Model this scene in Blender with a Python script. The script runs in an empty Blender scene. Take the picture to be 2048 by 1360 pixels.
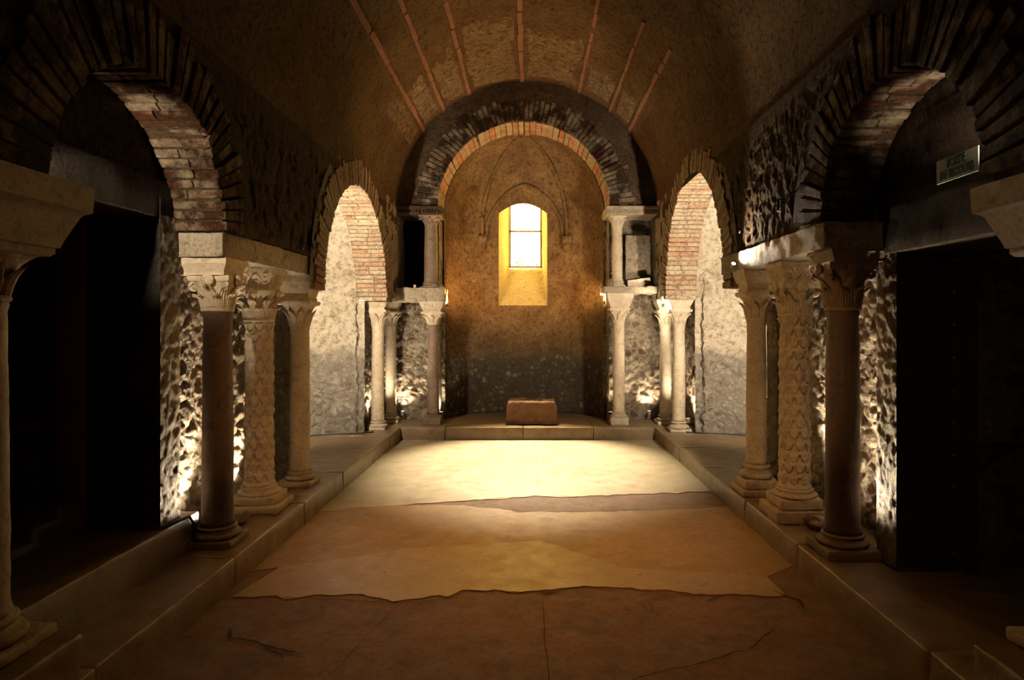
import bpy, bmesh, math, random
from mathutils import Vector, Matrix, noise
random.seed(7)
PI = math.pi
sc = bpy.context.scene
COL = sc.collection
R = random.uniform

# ------------------------------------------------------------------ materials
class NT:
    def __init__(s, name):
        s.m = bpy.data.materials.new(name); s.m.use_nodes = True
        s.t = s.m.node_tree; s.b = s.t.nodes['Principled BSDF']
        s.co = s.n('ShaderNodeNewGeometry').outputs['Position']
    def n(s, typ, **k):
        x = s.t.nodes.new(typ)
        for a, v in k.items(): setattr(x, a, v)
        return x
    def lk(s, a, b): s.t.links.new(a, b)
    def val(s, sock, v):
        if hasattr(v, 'links') or isinstance(v, bpy.types.NodeSocket): s.lk(v, sock)
        else: sock.default_value = v
    def noise(s, scale, detail=5, rough=.6, vec=None, dist=0):
        x = s.n('ShaderNodeTexNoise'); s.lk(vec or s.co, x.inputs['Vector'])
        x.inputs['Scale'].default_value = scale; x.inputs['Detail'].default_value = detail
        x.inputs['Roughness'].default_value = rough; x.inputs['Distortion'].default_value = dist
        return x.outputs['Fac']
    def vor(s, scale, feature='F1', vec=None, rand=1):
        x = s.n('ShaderNodeTexVoronoi', feature=feature); s.lk(vec or s.co, x.inputs['Vector'])
        x.inputs['Scale'].default_value = scale; x.inputs['Randomness'].default_value = rand
        return x
    def ramp(s, fac, stops, interp='LINEAR'):
        x = s.n('ShaderNodeValToRGB'); x.color_ramp.interpolation = interp
        e = x.color_ramp.elements
        while len(e) < len(stops): e.new(.5)
        for q, (p, c) in zip(e, stops):
            q.position = p; q.color = (c, c, c, 1) if isinstance(c, (int, float)) else (*c, 1)
        s.lk(fac, x.inputs['Fac']); return x.outputs['Color']
    def mix(s, f, a, b, blend='MIX'):
        x = s.n('ShaderNodeMix', data_type='RGBA', blend_type=blend)
        s.val(x.inputs['Factor'], f)
        for q, v in ((x.inputs['A'], a), (x.inputs['B'], b)):
            if isinstance(v, tuple): q.default_value = (*v, 1)
            else: s.lk(v, q)
        return x.outputs['Result']
    def math(s, op, a, b=0.0, c=None):
        x = s.n('ShaderNodeMath', operation=op); s.val(x.inputs[0], a); s.val(x.inputs[1], b)
        if c is not None: s.val(x.inputs[2], c)
        return x.outputs[0]
    def warp(s, scale, amt):
        x = s.n('ShaderNodeTexNoise'); s.lk(s.co, x.inputs['Vector']); x.inputs['Scale'].default_value = scale
        v = s.n('ShaderNodeVectorMath', operation='SCALE'); s.lk(x.outputs['Color'], v.inputs[0]); v.inputs['Scale'].default_value = amt
        a = s.n('ShaderNodeVectorMath', operation='ADD'); s.lk(s.co, a.inputs[0]); s.lk(v.outputs[0], a.inputs[1])
        return a.outputs[0]
    def stretch(s, sx, sy, sz):
        v = s.n('ShaderNodeVectorMath', operation='MULTIPLY'); s.lk(s.co, v.inputs[0]); v.inputs[1].default_value = (sx, sy, sz)
        return v.outputs[0]
    def z(s):
        x = s.n('ShaderNodeSeparateXYZ'); s.lk(s.co, x.inputs[0]); return x.outputs['Z']
    def bump(s, h, dist, strength=1, prev=None):
        x = s.n('ShaderNodeBump'); s.lk(h, x.inputs['Height']); x.inputs['Distance'].default_value = dist
        x.inputs['Strength'].default_value = strength
        if prev: s.lk(prev, x.inputs['Normal'])
        return x.outputs['Normal']
    def out(s, color, rough=.9, normal=None, spec=.08):
        if isinstance(color, tuple): s.b.inputs['Base Color'].default_value = (*color, 1)
        else: s.lk(color, s.b.inputs['Base Color'])
        s.val(s.b.inputs['Roughness'], rough); s.b.inputs['Specular IOR Level'].default_value = spec
        if normal: s.lk(normal, s.b.inputs['Normal'])
        return s.m

def mat_plaster(name, a, b, dark, pits=.35, streak=False):
    t = NT(name)
    v = t.stretch(6, 6, 1.6) if streak else None
    n1 = t.noise(2.2, 6, .65); n2 = t.noise(19 if not streak else 9, 8, .78, vec=v, dist=.5)
    c = t.mix(t.ramp(n1, [(.35, 0), (.65, 1)]), a, b)
    c = t.mix(t.ramp(n2, [(.36, .9), (.52, 0)]), c, dark)
    pit = t.ramp(t.noise(46, 4, .75), [(.30, 0), (.47, 1)])
    c = t.mix(t.ramp(t.noise(46, 4, .75), [(.30, pits), (.45, 0)]), c, dark)
    nb = t.bump(n2, .05, .9); nb = t.bump(pit, .014, .8, nb); nb = t.bump(t.noise(110, 3, .7), .005, .6, nb)
    return t.out(c, .92, nb)

def mat_rubble(name, light, mid, dark, mortar, scale=8.5, top=None, topcol=None, blue=0):
    t = NT(name)
    w = t.warp(5, .10)
    v = t.vor(scale, vec=w); e = t.vor(scale, 'DISTANCE_TO_EDGE', vec=w)
    cell = t.n('ShaderNodeSeparateColor'); t.lk(v.outputs['Color'], cell.inputs[0])
    sc_ = t.ramp(cell.outputs[0], [(0, dark), (.45, mid), (1, light)])
    n2 = t.noise(20, 6, .7)
    sc_ = t.mix(t.ramp(n2, [(.40, .9), (.58, 0)]), sc_, dark)
    edge = t.ramp(e.outputs['Distance'], [(.08, 1), (.24, 0)] if name == 'apse_wall' else [(.03, 1), (.16, 0)])
    c = t.mix(edge, sc_, mortar)
    c = t.mix(t.ramp(t.noise(11, 8, .8, dist=.7), [(.36, .85), (.47, 0)]), c, tuple(q * .6 for q in dark))
    hgt = t.math('ADD', t.math('MULTIPLY', t.ramp(e.outputs['Distance'], [(.0, 0), (.28, 1)]), .45), t.math('MULTIPLY', t.noise(15, 8, .78, dist=.4), 1.5))
    nb = t.bump(hgt, .07, 1); nb = t.bump(t.noise(70, 4, .75), .014, 1, nb)
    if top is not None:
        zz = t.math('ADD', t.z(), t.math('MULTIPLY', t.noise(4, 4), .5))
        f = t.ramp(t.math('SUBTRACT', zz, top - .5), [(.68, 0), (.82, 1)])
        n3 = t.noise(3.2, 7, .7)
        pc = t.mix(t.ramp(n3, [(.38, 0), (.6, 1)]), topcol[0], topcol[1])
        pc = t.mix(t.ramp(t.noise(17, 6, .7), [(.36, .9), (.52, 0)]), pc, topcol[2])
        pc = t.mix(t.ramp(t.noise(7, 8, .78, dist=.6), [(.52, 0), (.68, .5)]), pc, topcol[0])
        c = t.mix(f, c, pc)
        h2 = t.mix(f, hgt, t.math('MULTIPLY', t.noise(17, 6, .7), .8))
        nb = t.bump(h2, .06, 1); nb = t.bump(t.noise(70, 4, .75), .01, .9, nb)
    return t.out(c, .93, nb)

def mat_stone(name, a, b, dark, rough=.7, bumpd=.006, stain=.5, spec=.3):
    t = NT(name)
    c = t.mix(t.ramp(t.noise(5, 5, .6), [(.35, 0), (.65, 1)]), a, b)
    n2 = t.noise(38, 6, .75)
    c = t.mix(t.ramp(n2, [(.33, stain), (.5, 0)]), c, dark)
    c = t.mix(t.ramp(t.noise(9, 6, .7, dist=1.2), [(.34, stain), (.46, 0)]), c, dark)
    nb = t.bump(n2, bumpd, .9); nb = t.bump(t.ramp(t.vor(60).outputs['Distance'], [(.05, 0), (.25, 1)]), bumpd * .35, .5, nb)
    return t.out(c, rough, nb, spec)

def mat_brick(name, cols, dark, bumpd=.02):
    t = NT(name)
    rnd = t.n('ShaderNodeNewGeometry').outputs['Random Per Island']
    k = len(cols)
    c = t.ramp(rnd, [(i / k, q) for i, q in enumerate(cols)], 'CONSTANT')
    n2 = t.noise(24, 6, .75)
    c = t.mix(t.ramp(n2, [(.36, .85), (.56, 0)]), c, dark)
    c = t.mix(t.ramp(t.noise(6, 5, .6), [(.45, 0), (.7, .55)]), c, (.42, .33, .22))
    nb = t.bump(n2, bumpd, 1); nb = t.bump(t.noise(90, 3, .7), .004, .7, nb)
    return t.out(c, .92, nb)

def mat_floor(name, a, b, dark, rough, bumpd, speck):
    t = NT(name)
    c = t.mix(t.ramp(t.noise(1.6, 6, .65), [(.35, 0), (.65, 1)]), a, b)
    c = t.mix(t.ramp(t.noise(26, 7, .8), [(.33, speck), (.5, 0)]), c, dark)
    c = t.mix(t.ramp(t.noise(75, 3, .7), [(.27, speck), (.36, 0)]), c, dark)
    c = t.mix(t.ramp(t.noise(3.5, 8, .75, dist=.8), [(.36, speck * .8), (.5, 0)]), c, dark)
    r = t.ramp(t.noise(6, 5, .7), [(.3, rough - .12), (.7, rough + .18)])
    nb = t.bump(t.noise(26, 7, .8), bumpd, .8); nb = t.bump(t.noise(120, 2, .6), bumpd * .25, .6, nb)
    return t.out(c, r, nb, .4)

def mat_plain(name, col, rough=.6, metal=0, emit=0):
    m = bpy.data.materials.new(name); m.use_nodes = True
    b = m.node_tree.nodes['Principled BSDF']
    b.inputs['Base Color'].default_value = (*col, 1); b.inputs['Roughness'].default_value = rough; b.inputs['Metallic'].default_value = metal
    if emit:
        b.inputs['Emission Color'].default_value = (*col, 1); b.inputs['Emission Strength'].default_value = emit
    return m

M = {}
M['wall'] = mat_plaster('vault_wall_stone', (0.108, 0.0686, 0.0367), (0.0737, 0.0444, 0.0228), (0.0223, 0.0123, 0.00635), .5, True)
M['plaster'] = mat_plaster('pale_plaster', (.46, .37, .26), (.34, .265, .175), (.13, .085, .05))
M['vault'] = mat_plaster('vault_mortar', (0.187, 0.111, 0.0502), (0.122, 0.0693, 0.0298), (0.0421, 0.021, 0.0093), .4)
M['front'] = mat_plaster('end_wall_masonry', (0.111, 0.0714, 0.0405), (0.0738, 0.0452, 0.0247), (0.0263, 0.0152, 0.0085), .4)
M['rubble'] = mat_rubble('rubble_wall', (.60, .50, .37), (.42, .33, .23), (.16, .105, .065), (.36, .28, .19), 8.5)
M['niche'] = mat_rubble('niche_wall', (.52, .46, .38), (.44, .38, .30), (.27, .22, .165), (.34, .28, .215), 11, 1.28, ((.54, .46, .35), (.42, .34, .24), (.20, .145, .09)))
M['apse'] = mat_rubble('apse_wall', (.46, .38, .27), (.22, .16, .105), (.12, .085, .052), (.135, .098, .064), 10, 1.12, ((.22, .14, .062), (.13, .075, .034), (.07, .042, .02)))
M['stone'] = mat_stone('pale_limestone', (.52, .42, .30), (.42, .325, .22), (.17, .115, .07))
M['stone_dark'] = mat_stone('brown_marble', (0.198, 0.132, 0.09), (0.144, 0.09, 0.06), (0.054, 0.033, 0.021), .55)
M['stone_shaded'] = mat_stone('shaded_brown_marble', (.105, .062, .04), (.07, .04, .026), (.03, .017, .01), .6)  # brown marble darkened further, painting the near shafts' shade into the colour
M['stone_rough'] = mat_stone('rough_block', (0.414, 0.333, 0.234), (0.324, 0.252, 0.171), (0.108, 0.072, 0.045), .9, .02, .8)
M['altar'] = mat_stone('reddish_block', (0.251, 0.133, 0.0693), (0.194, 0.101, 0.0525), (0.0912, 0.0418, 0.021), .85, .012, .6)
M['kerb'] = mat_stone('step_marble', (0.251, 0.172, 0.0928), (0.191, 0.122, 0.0618), (0.0792, 0.0446, 0.0206), .3, .004, .5, .45)
M['brick'] = mat_brick('arch_brick', [(.38, .28, .18), (.36, .19, .115), (.33, .23, .145), (.37, .28, .19), (.31, .17, .11), (.40, .32, .22), (.34, .22, .14), (.38, .29, .2)], (.11, .065, .038))
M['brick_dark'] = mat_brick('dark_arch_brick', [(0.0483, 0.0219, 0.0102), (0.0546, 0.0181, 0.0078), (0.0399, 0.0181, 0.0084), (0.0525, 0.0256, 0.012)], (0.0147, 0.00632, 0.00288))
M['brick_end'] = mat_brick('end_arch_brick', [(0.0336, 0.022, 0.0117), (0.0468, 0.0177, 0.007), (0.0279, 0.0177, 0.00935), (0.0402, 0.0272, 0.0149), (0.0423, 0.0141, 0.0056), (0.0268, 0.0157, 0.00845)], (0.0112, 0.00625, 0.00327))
M['mortar'] = mat_plaster('mortar_joint', (0.288, 0.224, 0.152), (0.216, 0.16, 0.104), (0.08, 0.052, 0.032))
M['red_band'] = mat_stone('terracotta_band', (0.2, 0.085, 0.0425), (0.16, 0.0675, 0.0325), (0.065, 0.0325, 0.0175), .9, .01, .5)
M['floor'] = mat_floor('old_floor_concrete', (0.175, 0.0785, 0.0261), (0.124, 0.0532, 0.0167), (0.0358, 0.0152, 0.00487), .52, .014, .8)
M['screed'] = mat_floor('floor_screed', (.30, .185, .068), (.24, .14, .05), (.12, .065, .025), .45, .004, .5)
M['screed_pale_lit'] = mat_floor('pale_lit_floor_screed', (.42, .35, .25), (.36, .29, .19), (.17, .12, .065), .42, .003, .35)
M['screed_grey'] = mat_floor('greyish_floor_screed', (.31, .22, .105), (.265, .18, .08), (.14, .09, .04), .36, .003, .4)
M['painted'] = mat_brick('painted_arch_underside', [(.30, .22, .13), (.27, .18, .10), (.33, .115, .045), (.31, .23, .15), (.25, .17, .095), (.28, .13, .06)], (.18, .11, .06), .01)
M['vault_patch'] = mat_rubble('bared_vault_mortar', (.42, .29, .16), (.34, .23, .12), (.13, .075, .04), (.27, .18, .09), 16)
M['crack'] = mat_plain('crack_black', (.018, .010, .006), .95)
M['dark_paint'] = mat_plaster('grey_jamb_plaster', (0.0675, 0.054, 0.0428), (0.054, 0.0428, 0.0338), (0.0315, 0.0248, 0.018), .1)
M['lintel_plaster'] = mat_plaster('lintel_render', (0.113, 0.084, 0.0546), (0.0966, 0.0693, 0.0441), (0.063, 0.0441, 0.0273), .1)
M['reveal'] = mat_plaster('window_plaster', (.66, .52, .24), (.58, .45, .19), (.36, .26, .10), .25)
M['iron'] = mat_plain('dark_iron', (.025, .021, .018), .85, .1)
M['rust'] = mat_plain('window_iron', (.22, .13, .05), .7)
M['cable'] = mat_plain('black_cable', (.012, .012, .012), .5)
M['wood'] = mat_stone('old_reddish_post', (.22, .115, .065), (.17, .085, .048), (.07, .035, .02), .8, .006, .5)
M['sign'] = mat_plain('sign_face', (.36, .38, .29), .6)
M['ink'] = mat_plain('sign_green_ink', (.012, .05, .032), .5)
M['lamp_body'] = mat_plain('lamp_housing', (.30, .27, .23), .45, .4)
M['lens'] = mat_plain('lamp_lens', (1.0, .88, .66), .3, 0, 14)
M['leaf'] = mat_plain('garden_leaf', (.16, .17, .03), .7)
M['outside'] = mat_plain('outer_surface', (.2, .16, .1), .9)

# ------------------------------------------------------------------ helpers
def link(name, verts, faces, m=None, parent=None, smooth=False):
    me = bpy.data.meshes.new(name); me.from_pydata([tuple(v) for v in verts], [], faces); me.update()
    if m: me.materials.append(M[m])
    if smooth:
        for p in me.polygons: p.use_smooth = True
    o = bpy.data.objects.new(name, me); COL.objects.link(o)
    if parent: o.parent = parent
    return o
def tag(o, label, cat, group=None):
    o['label'] = label; o['category'] = cat
    if group: o['group'] = group
    return o
def struct(o):
    o['kind'] = 'structure'; return o
def empty(name, loc, label, cat, group=None):
    o = bpy.data.objects.new(name, None); COL.objects.link(o); o.location = loc; o.empty_display_size = .1
    return tag(o, label, cat, group)
def bevel(o, w=.004, seg=1):
    b = o.modifiers.new('bevel', 'BEVEL'); b.width = w; b.segments = seg; b.limit_method = 'ANGLE'; return o

class MB:
    def __init__(s): s.v = []; s.f = []
    def add(s, vs, fs):
        k = len(s.v); s.v += [Vector(q) for q in vs]; s.f += [tuple(i + k for i in f) for f in fs]; return s
    def grid(s, fn, nu, nv, closed=False):
        k = len(s.v)
        for i in range(nu + (0 if closed else 1)):
            for j in range(nv + 1): s.v.append(Vector(fn(i / nu, j / nv)))
        w = nv + 1; n = nu if closed else nu + 1
        for i in range(nu):
            for j in range(nv):
                a = k + i * w + j; b = k + ((i + 1) % n) * w + j
                s.f.append((a, b, b + 1, a + 1))
        return s
    def box(s, x0, x1, y0, y1, z0, z1):
        return s.add([(x0, y0, z0), (x1, y0, z0), (x1, y1, z0), (x0, y1, z0), (x0, y0, z1), (x1, y0, z1), (x1, y1, z1), (x0, y1, z1)],
                     [(0, 3, 2, 1), (4, 5, 6, 7), (0, 1, 5, 4), (1, 2, 6, 5), (2, 3, 7, 6), (3, 0, 4, 7)])
    def hexa(s, p): return s.add(p, [(0, 3, 2, 1), (4, 5, 6, 7), (0, 1, 5, 4), (1, 2, 6, 5), (2, 3, 7, 6), (3, 0, 4, 7)])
    def lathe(s, prof, seg=48, fn=None, cap=True):
        k = len(s.v); n = len(prof)
        for i in range(seg):
            a = 2 * PI * i / seg
            for j, (r, z) in enumerate(prof):
                rr = r + (fn(a, z, j) if fn else 0); s.v.append(Vector((rr * math.cos(a), rr * math.sin(a), z)))
        for i in range(seg):
            for j in range(n - 1):
                a = k + i * n + j; b = k + ((i + 1) % seg) * n + j
                s.f.append((a, b, b + 1, a + 1))
        if cap:
            s.f.append(tuple(k + i * n for i in reversed(range(seg)))); s.f.append(tuple(k + i * n + n - 1 for i in range(seg)))
        return s
    def tube(s, path, r, seg=8):
        path = [Vector(p) for p in path]; k = len(s.v); n = len(path)
        for i, p in enumerate(path):
            d = (path[min(i + 1, n - 1)] - path[max(i - 1, 0)]).normalized()
            u = d.cross(Vector((0, 0, 1)))
            if u.length < .1: u = d.cross(Vector((1, 0, 0)))
            u.normalize(); w = d.cross(u); rr = r[i] if isinstance(r, (list, tuple)) else r
            for q in range(seg):
                a = 2 * PI * q / seg; s.v.append(p + rr * (math.cos(a) * u + math.sin(a) * w))
        for i in range(n - 1):
            for q in range(seg):
                a = k + i * seg + q; b = k + i * seg + (q + 1) % seg
                s.f.append((a, b, b + seg, a + seg))
        s.f.append(tuple(k + q for q in reversed(range(seg)))); s.f.append(tuple(k + (n - 1) * seg + q for q in range(seg)))
        return s
    def rbox(s, x0, x1, y0, y1, z0, z1, rad=.012, cell=.03, amp=.004, freq=9, seed=0, taper=None):
        """rounded, chipped block: a box surface grid pulled onto a rounded box and roughened"""
        bm = bmesh.new(); c = Vector(((x0 + x1) / 2, (y0 + y1) / 2, (z0 + z1) / 2)); h = Vector(((x1 - x0) / 2, (y1 - y0) / 2, (z1 - z0) / 2))
        inner = Vector([max(q - rad, 1e-4) for q in h]); n = [max(2, min(60, int(2 * q / cell))) for q in h]
        def lin(k, hh):
            t = [-1, -1 + .35 * rad / hh, -1 + rad / hh] if rad < hh * .8 else [-1, -.6]
            return [hh * q for q in (t + [-1 + rad / hh + (2 - 2 * rad / hh) * i / k for i in range(1, k)] + [-q for q in reversed(t)])]
        L = [lin(n[i], h[i]) for i in range(3)]; vm = {}
        def V(p):
            key = tuple(round(q, 5) for q in p)
            if key not in vm:
                p = Vector(p); q = Vector([max(-inner[i], min(inner[i], p[i])) for i in range(3)])
                d = p - q
                if d.length > 1e-6: d.normalize(); p = q + d * min(rad, min(h))
                w = p + c; nz = noise.fractal(w * freq + Vector((seed * 3.1, seed, 0)), 1.0, 2.0, 4)
                p = p + d * amp * nz * (1.6 if d.length > 0 else 1)
                if taper: p = taper(p, h)
                vm[key] = bm.verts.new(p + c)
            return vm[key]
        for ax in range(3):
            a, b = (ax + 1) % 3, (ax + 2) % 3
            for sg in (-1, 1):
                for i in range(len(L[a]) - 1):
                    for j in range(len(L[b]) - 1):
                        qs = []
                        for di, dj in ((0, 0), (1, 0), (1, 1), (0, 1)):
                            p = [0, 0, 0]; p[ax] = sg * h[ax]; p[a] = L[a][i + di]; p[b] = L[b][j + dj]; qs.append(V(p))
                        if sg < 0: qs.reverse()
                        if len(set(qs)) == 4: bm.faces.new(qs)
        bm.verts.index_update()
        s.add([v.co for v in bm.verts], [tuple(v.index for v in f.verts) for f in bm.faces]); bm.free(); return s
    def build(s, name, m, parent=None, smooth=False): return link(name, s.v, s.f, m, parent, smooth)

def frac(p, f, o=4): return noise.fractal(Vector(p) * f, 1.0, 2.0, o)
def stones(p, f):
    d, _ = noise.voronoi(Vector(p) * f + .35 * noise.noise_vector(Vector(p) * f * .8))
    return min((d[1] - d[0]) * 2.2, 1.0)
def rubble_h(p, hi=.045):
    p = Vector(p)
    return .7 * hi * stones(p, 8.5) + .020 * frac(p, 9, 6) - .03 * max(0, frac(p + Vector((3, 1, 2)), 11, 5) - .12) + .010 * abs(frac(p, 26, 3))

# ------------------------------------------------------------------ camera
cam = bpy.data.cameras.new('camera'); co = bpy.data.objects.new('camera', cam); COL.objects.link(co)
co.location = (0, 0, 1.63); co.rotation_euler = (PI / 2, 0, 0)
cam.sensor_width = 36; cam.lens = 36 * 1300 / 2048; cam.shift_x = -36 / 2048; cam.shift_y = -30 / 2048
cam.clip_start = .02; sc.camera = co

# ------------------------------------------------------------------ floor and steps
ST = .18          # height of the side steps
fl = MB().grid(lambda u, v: (-2.0 + 3.95 * u, -2.3 + 11.7 * v, .0012 * frac((u * 4, v * 12, 0), 1.1, 3)), 50, 140).build('floor', 'floor', None, True)
struct(fl)
def ragged(poly, step=.05, amp=.012, rag=()):
    out = []
    for i, p in enumerate(poly):
        q = poly[(i + 1) % len(poly)]; L = math.dist(p, q); k = max(1, int(L / step))
        for j in range(k):
            t = j / k; x = p[0] + (q[0] - p[0]) * t; y = p[1] + (q[1] - p[1]) * t
            a = amp if i in rag else .002
            out.append((x + a * frac((x, y, 1), 6), y + a * 1.6 * frac((x, y, 9), 6)))
    return out
def slab(name, poly, z, m, parent, rag=(), amp=.012):
    pts = ragged(poly, .04, amp, rag); n = len(pts)
    v = [(x, y, z) for x, y in pts] + [(x, y, -.012) for x, y in pts]
    f = [tuple(range(n))] + [(i, i + n, (i + 1) % n + n, (i + 1) % n) for i in range(n)]
    o = link(name, v, f, m, parent); struct(o)
    bm = bmesh.new(); bm.from_mesh(o.data); bmesh.ops.triangulate(bm, faces=bm.faces[:]); bmesh.ops.recalc_face_normals(bm, faces=bm.faces[:])
    bm.to_mesh(o.data); bm.free(); return o
# far screed (pale tone partly stands in for lamp light), middle amber screed, near grey-brown screed
slab('pale_lit_screed', [(-1.84, 9.22), (1.79, 9.22), (1.79, 6.35), (1.55, 6.33), (.9, 6.24), (.4, 6.15), (0, 6.17), (-.75, 5.98), (-1.15, 5.88), (-1.84, 5.66)], .005, 'screed_pale_lit', fl, (3, 4, 5, 6, 7, 8), .03)
slab('amber_screed', [(-1.84, 5.66), (-1.15, 5.88), (-.6, 5.86), (-.1, 5.66), (.4, 5.64), (.95, 5.69), (1.45, 5.75), (1.79, 5.85), (1.79, 4.4), (1.4, 4.1), (.62, 4.35), (.08, 4.9), (-.9, 4.72), (-1.67, 4.37), (-1.84, 4.3)], .0035, 'screed', fl, (0, 1, 2, 3, 4, 5, 6), .03)
slab('grey_screed', [(-1.68, 4.36), (-.9, 4.72), (.08, 4.9), (.62, 4.35), (1.53, 4.2), (1.54, 3.9), (1.17, 3.92), (.57, 4.01), (.38, 4.06), (.1, 3.99), (-.1, 3.94), (-.4, 4.0), (-.5, 3.88), (-.8, 3.83), (-1.1, 3.95), (-1.45, 3.87), (-1.78, 3.88)], .006, 'screed_grey', fl, tuple(range(5, 16)), .028)
def crack(pts, w, amp=.03):
    pts = [Vector((x, y, 0)) for x, y in pts]; path = []
    for a, b in zip(pts, pts[1:]):
        k = max(2, int((b - a).length / .02))
        for i in range(k):
            p = a.lerp(b, i / k); path.append(p + Vector((amp * frac(p, 5, 5), amp * frac(p + Vector((7, 3, 0)), 5, 5), 0)))
    v = []; f = []
    for i, p in enumerate(path):
        d = (path[min(i + 1, len(path) - 1)] - path[max(i - 1, 0)]).normalized(); nn = Vector((-d.y, d.x, 0))
        ww = w * (.35 + .9 * abs(frac(p, 13, 3))) * min(1, 6 * min(i, len(path) - 1 - i) / len(path) + .15)
        v += [p + nn * ww + Vector((0, 0, .0072)), p - nn * ww + Vector((0, 0, .0072))]
        if i: f.append((2 * i - 2, 2 * i - 1, 2 * i + 1, 2 * i))
    struct(link('crack', v, f, 'crack', fl))
for pts, w in [([(-1.78, 3.86), (-1.3, 3.86), (-.8, 3.81), (-.5, 3.85), (-.38, 3.98), (0, 3.94), (.35, 4.04), (.57, 3.98), (1.0, 3.9), (1.5, 3.88)], .006),
               ([(1.15, 3.9), (1.05, 3.83), (1.0, 3.8)], .012), ([(1.5, 3.95), (1.6, 3.83), (1.55, 3.72)], .012), ([(.02, 3.93), (.2, 3.95)], .012),
               ([(-1.62, 3.5), (-1.55, 3.36), (-1.4, 3.33), (-1.1, 3.2)], .011), ([(-1.4, 3.33), (-1.25, 3.22), (-1.18, 3.13)], .008),
               ([(.35, 2.95), (.8, 3.1), (1.15, 3.3), (1.35, 3.55)], .006), ([(-.75, 5.97), (0, 6.16), (.5, 6.14), (1.0, 6.24)], .006),
               ([(-.3, 5.86), (-.1, 5.68), (.5, 5.66), (1.1, 5.74)], .005), ([(.075, 3.95), (.075, 3.4), (.09, 2.9), (.1, 2.4)], .004), ([(-.75, 3.82), (-.85, 3.4), (-.95, 2.9)], .0025), ([(.07, 9.1), (.08, 7.5), (.08, 6.2)], .002)]:
    crack(pts, w, .004 if w in (.004, .0025, .002) else .03)

def kerb_run(name, edge_x, out_x, ys, s):
    """step made of long slabs with thin joints, worn edge towards the nave"""
    mb = MB()
    for i, (a, b) in enumerate(zip(ys, ys[1:])):
        x0, x1 = sorted((edge_x + R(-.004, .004), out_x))
        mb.rbox(x0, x1, a + .003, b - .003, -.05, ST + R(-.002, .002), .012, .05, .006, 7, i + 3 * s)
    return struct(mb.build(name, 'kerb', None, True))
kerb_run('trim_1', -1.836, -2.62, [-2.3, .2, 1.6, 2.75, 4.05, 5.3, 6.4, 7.6, 8.5, 9.2], 1)
kerb_run('trim_2', 1.772, 2.62, [-2.3, .4, 1.7, 2.9, 4.3, 5.35, 6.6, 7.7, 8.6, 9.2], 2)
mb = MB()
for i, (a, b) in enumerate(zip([-2.6, -1.2, -.1, .9, 2.6], [-1.2, -.1, .9, 2.6])):
    mb.rbox(a + .002, b - .002, 9.2 + R(-.003, .003), 11.05, -.05, ST, .01, .06, .005, 7, i)
struct(mb.build('trim_3', 'kerb', None, True))
for nm, x0, x1 in (('floor_left', -3.75, -2.6), ('floor_right', 2.6, 3.75)):
    struct(MB().box(x0, x1, -2.3, 9.2, -.05, ST - .002).build(nm, 'kerb'))

# ------------------------------------------------------------------ vault, side walls, brick arches
VX, VR, VZ = -.05, 1.88, 3.28
XW = {-1: -1.93, 1: 1.83}
A1 = (3.35, .74, .70, 2.22)      # near arch: centre y, half span, rise, springing
A2 = {-1: (7.40, 1.30, 1.24, 1.95), 1: (7.42, 1.30, 1.38, 1.97)}
BZ = {-1: 2.235, 1: 2.265}
def arch_pts(c, a, b, zs, zmin, n):
    th = math.asin(max(0, (zmin - zs) / b)); pts = []
    for i in range(n + 1):
        q = PI - th - (PI - th) * i / n
        pts.append((c + a * math.cos(q), zs + b * math.sin(q)))
    return pts
def side_wall(s):
    xw = XW[s]; prof = []
    c, a, b, zs = A1
    for i in range(50): prof.append((-2.3 + (2.08 + 2.3) * i / 50, .1))
    prof += [(2.08, 2.2)] + [(2.08 + (c - a - 2.08) * i / 14, 2.2) for i in range(1, 14)]
    prof += arch_pts(c, a, b, zs, zs, 44)
    ye = arch_pts(*A2[s], BZ[s], 10)[0][0]
    prof += [(c + a + .003 + (ye - c - a - .003) * i / 120, BZ[s]) for i in range(120)]
    prof += arch_pts(*A2[s], BZ[s], 66)
    y1 = A2[s][0] + A2[s][1]
    prof += [(y1 + .003 + (9.45 - y1) * i / 26, 2.0) for i in range(27)]
    NR = 84; v = []; f = []
    for y, zb in prof:
        for j in range(NR + 1):
            z = zb + (VZ - zb) * j / NR
            d = .022 * abs(frac((xw, y, z * .5), 6, 5)) + .005 * stones((xw, y, z * .7), 9) + .026 * max(0, frac((xw, y + 3, z * .6), 13, 5) - .10) + .010 * abs(frac((xw, y, z * .6), 27, 3))
            e = min(1, (VZ - z) / .25 + .0); v.append((xw + s * (d * e - .004), y, z))
    n = NR + 1
    for i in range(len(prof) - 1):
        for j in range(NR):
            q = [i * n + j, (i + 1) * n + j, (i + 1) * n + j + 1, i * n + j + 1]
            f.append(tuple(q if s > 0 else reversed(q)))
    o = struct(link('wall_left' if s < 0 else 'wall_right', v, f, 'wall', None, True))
    return o
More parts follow.
